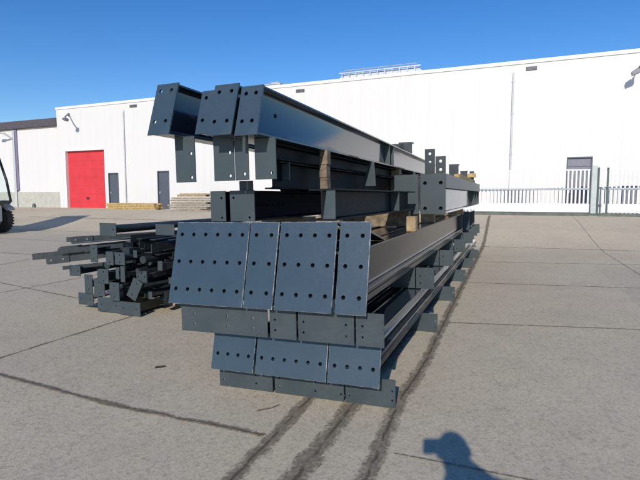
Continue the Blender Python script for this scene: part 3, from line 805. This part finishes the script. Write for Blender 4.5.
brace('top round tube of the left pile with two square end plates', 'tube', 4.735, 5.005, 1.03, 1.195, L=5.5, dv=-.25, s=.055, second=(4.10, 4.40, 1.03, 1.175, 5.35))
brace('lowest brace of the left pile with wide two-hole plate at front right', 'angle', 4.39, 4.72, .012, .185, s=.06)
brace('lowest brace of the left pile, broad plate left of the front right one', 'angle', 4.745, 5.13, .012, .205, u=5.04, s=.065)
brace('lowest brace of the left pile at its left edge, horizontal plate', 'flat', 5.265, 5.53, .06, .225, u=5.1, s=.07)
brace('upright narrow plate brace at the left edge of the left pile', 'tee', 5.25, 5.385, .23, .485, u=5.08, s=.05)
brace('small dark plate brace sticking out at the left edge of the left pile', 'angle', 5.37, 5.56, .47, .615, u=5.0, s=.05)
brace('broad upright plate brace in the left half of the left pile', 'tee', 5.02, 5.205, .21, .445, u=5.06, s=.06)
brace('plate brace above the broad upright plate in the left pile', 'angle', 4.93, 5.085, .39, .585, u=5.04, s=.05)
brace('tall upright plate brace in the middle of the left pile', 'flat', 4.70, 4.86, .19, .43, u=4.98, s=.06)
brace('tilted oblong plate brace at the right of the left pile', 'box', 4.375, 4.53, .225, .495, u=4.98, s=.035, rot=R(28))
brace('square plate brace behind the tilted oblong plate in the left pile', 'tube', 4.355, 4.52, .43, .58, u=5.1, s=.04)
brace('slim strip brace left of two in the middle of the left pile', 'angle', 4.74, 4.795, .47, .62, u=5.03, s=.022, holes=0)
brace('slim taller strip brace right of two in the middle of the left pile', 'angle', 4.645, 4.715, .43, .64, u=5.03, s=.03, holes=0)
brace('small square plate brace, left of the pair in the upper left pile', 'box', 4.795, 4.92, .65, .825, u=5.0, s=.035, holes=1)
brace('small square plate brace, right of the pair in the upper left pile', 'tube', 4.61, 4.77, .66, .82, u=5.0, s=.045)
brace('dark upright strip brace at the upper left of the left pile', 'flat', 5.08, 5.20, .67, .90, u=5.02, s=.045)
# filler bars that run back under the top of the pile
for k, (v, z, s, kind, la) in enumerate([(4.45, .72, .05, 'tube', 'long round bar on the right shoulder of the left pile'), (4.42, .86, .06, 'angle', 'upper long angle bar at right of the left pile'),
        (4.62, .93, .05, 'tee', 'long tee bar just under the top tube of the left pile'), (4.85, .90, .06, 'angle', 'long angle bar under the left end of the top tube'),
        (5.05, .62, .05, 'tube', 'thin round bar deep in the left half of the left pile'), (4.60, .33, .05, 'box', 'square bar deep in the middle of the left pile'), (4.28, .24, .06, 'angle', 'low angle bar at the right foot of the left pile'),
        (4.30, .62, .045, 'box', 'square bar at the right flank of the left pile'), (5.25, .80, .05, 'tee', 'tee bar at the upper left flank of the left pile'),
        (4.75, .98, .05, 'angle', 'angle bar tucked directly below the left plate of the top tube'), (4.40, .97, .045, 'flat', 'flat bar tucked directly below the right plate of the top tube'),
        (4.98, .96, .045, 'flat', 'flat bar at the left shoulder of the left pile top'), (4.72, .80, .055, 'box', 'square bar in the upper middle of the left pile'),
        (4.90, .50, .06, 'angle', 'angle bar behind the slim strips in the left pile'), (4.50, .50, .06, 'tee', 'tee bar behind the square plate at the right of the left pile'),
        (5.10, .34, .06, 'angle', 'angle bar behind the broad upright plate in the left pile'), (4.85, .22, .06, 'box', 'square bar low in the middle of the left pile')]):
    t = Thing('steel_bar', la, 'steel bar', (5.3, v, z), 'bars in the left pile')
    mb = bar_member(MB(), kind, 5.15+.07*(k % 4), 9.6+.2*(k % 3), v, z, s, random.uniform(-.12, .12), random.uniform(-.03, .03)); t.part(mb, 'bar', M['brace'], smooth=40)
    mb = MB(); mb.box(6.2+.3*k, 6.214+.3*k, v-.09, v+.09, z-s-.03, z+s+.04, c=.002); t.part(mb, 'gusset_plate', M['cleat'])
for k in range(28):
    v = 4.24+.075*(k*5 % 12)+random.uniform(-.02, .02); z = .14+.125*(k % 7)+random.uniform(-.02, .03)
    t = Thing('steel_bar', 'dark steel bar buried in the left pile of braces', 'steel bar', (5.7, v, z), 'buried bars of the left pile')
    mb = bar_member(MB(), ('angle', 'flat', 'tee', 'tube')[k % 4], 5.25+.1*(k % 5), 9.4, v, z, .036, random.uniform(-.1, .1), random.uniform(-.03, .03)); t.part(mb, 'bar', M['brace'])
    mb = MB(); mb.box(6.2+(.21*k) % 2.7, 6.214+(.21*k) % 2.7, v-.08, v+.07, z-.08, z+.09, c=.002); t.part(mb, 'gusset_plate', M['brace'])
for k in range(46):
    v = random.uniform(4.25, 5.25); z = random.uniform(.12, 1.0); uu = random.uniform(5.02, 5.6)
    if z > .55+.45*(5.3-v): z *= .6
    t = Thing('steel_bar', 'thin dark strip among the braces of the left pile', 'steel bar', (uu, v, z), 'thin strips of the left pile')
    mb = bar_member(MB(), ('flat', 'angle', 'tube')[k % 3], uu, uu+random.uniform(2.5, 4), v, z, random.uniform(.018, .032), random.uniform(-.25, .25), random.uniform(-.10, .10)); t.part(mb, 'bar', M['brace'])
    if k % 2:
        w_ = random.uniform(.03, .05); mb = MB(); mb.box(uu-.006, uu+.006, v-w_, v+w_*.6, z-w_*1.5, z+w_*1.2, c=.002); t.part(mb, 'gusset_plate', M['cleat'])
# bars that stick out to the left
def side_bar(label, p0, p1, s, kind, hole=True):
    a, b_ = uv2w(*p0), uv2w(*p1); d = b_-a
    o = bpy.data.objects.new('steel_bar', None); COL.objects.link(o); o.location = a
    o.rotation_euler = d.to_track_quat('X', 'Z').to_euler(); tag(o, label, 'steel bar', 'bars sticking out of the left pile')
    L = d.length
    pr = {'angle': [(-s, -s), (s, -s), (s, -s*.75), (-s*.75, -s*.75), (-s*.75, s), (-s, s)], 'flat': [(-s, -s*.15), (s, -s*.15), (s, s*.15), (-s, s*.15)]}[kind]
    mb = MB(); mb.prism(pr, .0, L, 'x'); mb.build('bar', M['brace'], o)
    if hole:
        q = MB(); q.box(.02, .30, -s-.014, -s-.002, -s*1.1, s*1.2, c=.002); pl = q.build('gusset_plate', M['brace'], o)
        for xx in (.07, .22):
            q = MB(); q.tube([(xx, -s-.022, 0), (xx, -s-.010, 0)], .014, 8); q.build('bolt', M['lamp'], pl)
side_bar('flat bar with pointed bluish end, farthest out at the left of the pile', (5.0, 6.22, .70), (6.3, 4.3, .90), .045, 'angle', False)
side_bar('lower angle bar with bolted plate sticking out left of the pile', (5.0, 5.96, .66), (6.2, 4.2, .86), .05, 'angle')
side_bar('middle angle bar with bolted plate sticking out left of the pile', (5.15, 5.88, .77), (6.4, 4.2, .95), .06, 'angle')
side_bar('upper dark angle bar sticking out left of the pile', (5.4, 5.95, .91), (6.8, 4.3, 1.0), .04, 'angle')
side_bar('thin dark bar running far left over the concrete at the pile top', (6.2, 6.9, .82), (7.0, 4.4, 1.0), .04, 'angle', False)
side_bar('short dark angle above the lower bolted bar left of the pile', (5.0, 5.75, .80), (6.1, 4.3, .92), .03, 'angle', False)
side_bar('dark flat strip lying over the bolted bars at the left of the pile', (5.1, 5.60, .90), (6.3, 4.2, 1.0), .045, 'flat', False)
side_bar('thin strip poking out lowest at the left of the pile', (4.95, 5.62, .58), (6.2, 4.2, .70), .025, 'angle', False)
t = Thing('timber_batten', 'bearer beam under the left pile of braces', 'timber', (5.6, 4.3, 0))
mb = MB(); mb.box(5.7, 5.82, 4.25, 5.5, .0, .09, c=.006); t.part(mb, 'batten', M['timber_g'])

# ------------------------------------------------------------------ loader at the left edge
ld = bpy.data.objects.new('wheel_loader', None); COL.objects.link(ld); ld.location = (-13.50, 20.0, gz(13.9, 19.4)); ld.rotation_euler.z = R(-6)
tag(ld, 'wheeled loader with black-framed cab at the left edge of the yard', 'loader')
def wheel(x, y):
    w = MB(); r, h = .55, .20
    prof = [(.30, -h), (.48, -h*1.02), (.535, -h*.85), (.55, -h*.5), (.55, h*.5), (.535, h*.85), (.48, h*1.02), (.30, h)]
    n = 28; V_ = [(x+a*math.cos(2*math.pi*k/n), y+b_, .56+a*math.sin(2*math.pi*k/n)) for k in range(n) for a, b_ in prof]; m_ = len(prof)
    w.add(V_, [[k*m_+j, k*m_+(j+1) % m_, ((k+1) % n)*m_+(j+1) % m_, ((k+1) % n)*m_+j] for k in range(n) for j in range(m_)])
    for k in range(n):
        a = 2*math.pi*(k+.5)/n
        w.box(-.03, .03, -h*.95, h*.95, .545, .575, fn=lambda p, a=a: Vector((x+p.x*math.sin(a)+p.z*math.cos(a), y+p.y, .56-p.x*math.cos(a)+p.z*math.sin(a))))
    wo = w.build('wheel', M['rubber'], ld, smooth=40)
    q = MB(); q.tube([(x, y-.15, .56), (x, y+.15, .56)], .31, 20); q.tube([(x, y-.18, .56), (x, y+.18, .56)], .10, 12); q.build('rim', M['rim'], wo, smooth=40)
for x in (-.05, -2.2):
    for y in (-.85, .85): wheel(x, y)
mb = MB(); mb.box(-2.9, .35, -.62, .62, .45, 1.2, c=.06); mb.box(-3.2, -1.55, -.60, .60, 1.0, 1.75, c=.12); mb.build('body', M['body'], ld)
mb = MB(); mb.prism([(-.72, .60), (-.62, 1.10), (-.30, 1.24), (.25, 1.22), (.50, 1.05), (.55, .95), (.48, .93), (.22, 1.15), (-.28, 1.17), (-.56, 1.05), (-.65, .60)], -1.08, -.66, 'y'); mb.build('fender', M['rim'], ld)
mb = MB(); mb.prism([(-.72, .60), (-.62, 1.10), (-.30, 1.24), (.25, 1.22), (.50, 1.05), (.55, .95), (.48, .93), (.22, 1.15), (-.28, 1.17), (-.56, 1.05), (-.65, .60)], .66, 1.08, 'y'); mb.build('fender', M['rim'], ld)
cab = MB()
for y in (-.68, .68):
    P_ = [(.68, y, 1.30), (.54, y, 2.15), (.24, y, 3.12), (-1.25, y, 3.12), (-1.5, y, 1.30)]
    for a, b_ in zip(P_, P_[1:]+P_[:1]): cab.tube([a, b_], .05, 8)
cab.box(-1.5, .68, -.66, .66, 1.2, 1.30); cab.box(-1.35, .30, -.72, .72, 3.12, 3.22, c=.03)
cb = cab.build('cab', M['black'], ld)
for y in (-.68, .68):
    q = MB(); q.prism([(.64, 1.34), (.51, 2.13), (.21, 3.08), (-1.22, 3.08), (-1.46, 1.34)], y-.006, y+.006, 'y'); q.build('window', M['glass'], cb)
q = MB(); q.tube([(.0, -.3, 1.3), (.12, -.3, 1.75)], .025, 8); q.tube([(.0, -.3+.18*1, 1.78), (.14, -.3, 1.83), (.2, -.3-.18, 1.78)], .015, 8); q.build('steering_wheel', M['black'], cb)
q = MB(); q.box(-1.1, -.6, -.28, .28, 1.3, 1.6, c=.05); q.box(-1.15, -1.0, -.28, .28, 1.55, 2.2, c=.05); q.build('seat', M['black'], cb)

# ------------------------------------------------------------------ small litter
def leaf_mesh(l, w):
    mb = MB(); n = 9; vs = []; 
    for i in range(n):
        t = i/(n-1); ww = w*math.sin(math.pi*min(.98, t*.92+.06))**.8
        vs += [(l*(t-.5), -ww, .004+.012*abs(t-.5)+.010), (l*(t-.5), 0, .004), (l*(t-.5), ww, .004+.014)]
    fs = []
    for i in range(n-1):
        for j in range(2): fs.append([3*i+j, 3*i+j+1, 3*i+j+4, 3*i+j+3])
    mb.add(vs, fs); return mb
for x, y, l, rz, la in ((-1.478, 4.479, .09, .5, 'dark dead leaf alone on the slab left of the stack'),):
    o = leaf_mesh(l, l*.2).build('dead_leaf', M['leaf']); u_ = x*math.sin(YA)+y*math.cos(YA); v_ = -x*math.cos(YA)+y*math.sin(YA)
    o.location = (x, y, gz(u_, v_)+.001); o.rotation_euler.z = rz; tag(o, la, 'leaf')
mb = MB(); mb.tube([(0, 0, .004), (.05, .012, .006), (.11, .028, .005), (.17, .07, .006)], [.004, .004, .003, .002], 6)
o = mb.build('dry_twig', M['twig'], None, None, 40); o.location = (-.46, 3.50, -.012); o.rotation_euler.z = R(10); tag(o, 'thin dry twig on concrete below the bottom cleats', 'twig')

# ------------------------------------------------------------------ photographer (only the shadow falls into the picture)
def skin_mesh(name, verts, edges, radii, sub=2):
    me = bpy.data.meshes.new(name); me.from_pydata(verts, edges, []); me.update()
    o = bpy.data.objects.new(name, me); COL.objects.link(o)
    md = o.modifiers.new('Skin', 'SKIN'); md.use_smooth_shade = True
    for i, r in enumerate(radii):
        me.skin_vertices[0].data[i].radius = (r, r) if isinstance(r, (int, float)) else r
    me.skin_vertices[0].data[0].use_root = True
    o.modifiers.new('Sub', 'SUBSURF').levels = sub; o.modifiers['Sub'].render_levels = sub
    dg = bpy.context.evaluated_depsgraph_get(); dg.update()
    m2 = bpy.data.meshes.new_from_object(o.evaluated_get(dg))
    bpy.data.objects.remove(o); return m2
V_ = []; E_ = []; Rr = []
def jn(p, r, par=None):
    V_.append(p); Rr.append(r)
    if par is not None: E_.append((par, len(V_)-1))
    return len(V_)-1
bx, by = .22, -.42
pel = jn((bx, by, .95), (.20, .14))
sp1 = jn((bx, by, 1.12), (.22, .15), pel); ch = jn((bx, by, 1.30), (.24, .15), sp1); ut = jn((bx-.03, by+.01, 1.45), (.17, .11), ch)
nk = jn((bx-.09, by+.03, 1.53), .055, ut); h0 = jn((bx-.145, by+.06, 1.58), (.075, .085), nk); h1 = jn((bx-.165, by+.07, 1.66), (.08, .098), h0); h2 = jn((bx-.165, by+.06, 1.735), (.055, .07), h1)
def arm(sx, elbow, wrist, dirh, thumb):
    sh = jn((bx+sx*.20, by, 1.475-sx*.035), .070, ut)
    e = jn(elbow, .056, sh); w_ = jn(wrist, .030, e)
    d = Vector(dirh).normalized(); side = Vector(thumb).normalized(); nrm = d.cross(side)
    pm = Vector(wrist)+d*.05; pi = jn(tuple(pm), (.034, .020), w_); kn = Vector(wrist)+d*.085; ki = jn(tuple(kn), (.036, .017), pi)
    for k, (o_, ln) in enumerate(((.027, .072), (.009, .080), (-.009, .074), (-.026, .058))):
        a = kn+side*o_+d*.012; p1 = a+d*ln*.4+nrm*.006; p2 = p1+d*ln*.28+nrm*ln*.22; p3 = p2+d*ln*.12+nrm*ln*.28
        i = jn(tuple(a), .0095, ki); i = jn(tuple(p1), .009, i); i = jn(tuple(p2), .0085, i); jn(tuple(p3), .0075, i)
    a = Vector(wrist)+d*.035+side*.03; i = jn(tuple(a), .012, pi); p1 = a+side*.022+d*.025; i = jn(tuple(p1), .0105, i); jn(tuple(p1+d*.028+side*.004), .009, i)
arm(1, (.51, -.36, 1.27), (.17, -.12, 1.49), (-.78, .22, .25), (.1, -.5, .8))
arm(-1, (-.01, -.43, 1.20), (.0, -.33, .95), (.05, .25, -.95), (.6, .7, .2))
for sx in (-1, 1):
    hp = jn((bx+sx*.10, by, .88), .095, pel); kn = jn((bx+sx*.12, by+.02, .50), .062, hp); an_ = jn((bx+sx*.13, by-.01, .10), .042, kn)
    ft = jn((bx+sx*.135, by+.04, .045), (.045, .04), an_); jn((bx+sx*.145, by+.17, .032), (.042, .028), ft)
me = skin_mesh('person', V_, E_, Rr)
for k in ('skin', 'jacket', 'trousers', 'shoe'): me.materials.append(M[k])
for p in me.polygons:
    c = p.center
    hand = (Vector(c)-Vector((.06, -.08, 1.53))).length < .17 and c.z < 1.62 and c.y > -.17 or (Vector(c)-Vector((.0, -.31, .86))).length < .11
    if c.z > 1.505 and c.y < -.25 or hand: p.material_index = 0
    elif c.z < .085: p.material_index = 3
    elif c.z < .93: p.material_index = 2
    else: p.material_index = 1
person = bpy.data.objects.new('person', me); COL.objects.link(person)
tag(person, 'person in dark jacket taking the photograph, right elbow raised, shadow on the concrete', 'person')
hc = Vector((bx-.165, by+.07, 1.66))
mb = MB(); bm = bmesh.new(); bmesh.ops.create_uvsphere(bm, u_segments=18, v_segments=12, radius=1)
for v in list(bm.verts):
    if v.co.z < -.25 or (v.co.y > .45 and v.co.z < .45): bm.verts.remove(v)
for v in bm.verts: v.co = hc+Vector((v.co.x*.098, v.co.y*.118-.012, v.co.z*.118+.012))
mb.bm(bm); hr = mb.build('hair', M['hair'], person, smooth=60)
mb = MB(); mb.prism([(-.017, -.035), (.017, -.035), (.010, .03), (-.010, .03)], .0, .026, 'y'); mb.xf(Matrix.Translation(hc+Vector((0, .092, -.01)))); mb.build('nose', M['skin'], person)
for s_ in (-1, 1):
    mb = MB(); mb.tube([hc+Vector((s_*.085, -.01, -.03)), hc+Vector((s_*.097, -.018, 0)), hc+Vector((s_*.09, -.01, .03))], [.010, .014, .010], 8); mb.build('ear', M['skin'], person, smooth=60)
    mb = MB(); mb.tube([hc+Vector((s_*.032, .090, .012)), hc+Vector((s_*.032, .101, .012))], [.013, .006], 10); mb.build('eye', M['black'], person, smooth=60)
mb = MB(); mb.tube([hc+Vector((-.028, .088, -.062)), hc+Vector((0, .097, -.060)), hc+Vector((.028, .088, -.062))], .006, 8); mb.build('mouth', simple('lips', (.42, .18, .15), .5), person, smooth=60)
# compact camera, held just behind the taking position
cm = bpy.data.objects.new('compact_camera', None); COL.objects.link(cm); cm.location = (0, -.05, 1.545); cm.rotation_euler.x = R(-5)
tag(cm, 'black compact camera held up in both hands', 'camera')
mb = MB(); mb.box(-.062, .062, -.022, .010, -.045, .045, c=.008); mb.build('body', M['camera'], cm)
mb = MB(); mb.tube([(0, .010, 0), (0, .030, 0)], [.026, .023], 18); ln = mb.build('lens', M['camera'], cm, smooth=40)
mb = MB(); mb.tube([(0, .0302, 0), (0, .031, 0)], .014, 16); mb.build('lens_glass', M['lensglass'], ln)
mb = MB(); mb.box(-.045, .022, -.0245, -.0222, -.028, .028); mb.build('screen', M['lensglass'], cm)

# ------------------------------------------------------------------ light, sky, camera
ELEV, AZ = R(26.48), R(13.07)          # light travels towards AZ (from +Y clockwise)
sd = bpy.data.lights.new('sun', 'SUN'); sd.energy = 3.75; sd.angle = R(.5); sd.color = (1, .935, .845)
so = bpy.data.objects.new('sun', sd); COL.objects.link(so)
dv = Vector((math.sin(AZ)*math.cos(ELEV), math.cos(AZ)*math.cos(ELEV), -math.sin(ELEV)))
so.rotation_euler = dv.to_track_quat('-Z', 'Y').to_euler(); so.location = (-5, -20, 15)
w = bpy.data.worlds.new('World'); sc.world = w; w.use_nodes = True
nt = w.node_tree
bg = nt.nodes['Background']
sky = nt.nodes.new('ShaderNodeTexSky'); sky.sky_type = 'NISHITA'; sky.sun_disc = False
sky.sun_elevation = ELEV; sky.sun_rotation = AZ+math.pi
sky.air_density = 1.0; sky.dust_density = .15; sky.ozone_density = 4.0; sky.altitude = 0
hs = nt.nodes.new('ShaderNodeHueSaturation'); hs.inputs['Saturation'].default_value = 1.28; hs.inputs['Hue'].default_value = .510
nt.links.new(sky.outputs[0], hs.inputs['Color']); nt.links.new(hs.outputs[0], bg.inputs[0]); bg.inputs[1].default_value = .13

cd = bpy.data.cameras.new('Camera'); cd.sensor_width = 36; cd.lens = 498/640*36; cd.clip_start = .05; cd.clip_end = 2000
co = bpy.data.objects.new('Camera', cd); COL.objects.link(co)
co.location = (0, 0, 1.55); co.rotation_euler = (R(90-5.106), 0, 0)
sc.camera = co
sc.view_settings.view_transform = 'Standard'; sc.view_settings.look = 'None'
sc.view_settings.exposure = 0; sc.view_settings.gamma = 1; sc.view_settings.use_curve_mapping = False
sc.render.resolution_x = 1024; sc.render.resolution_y = 768
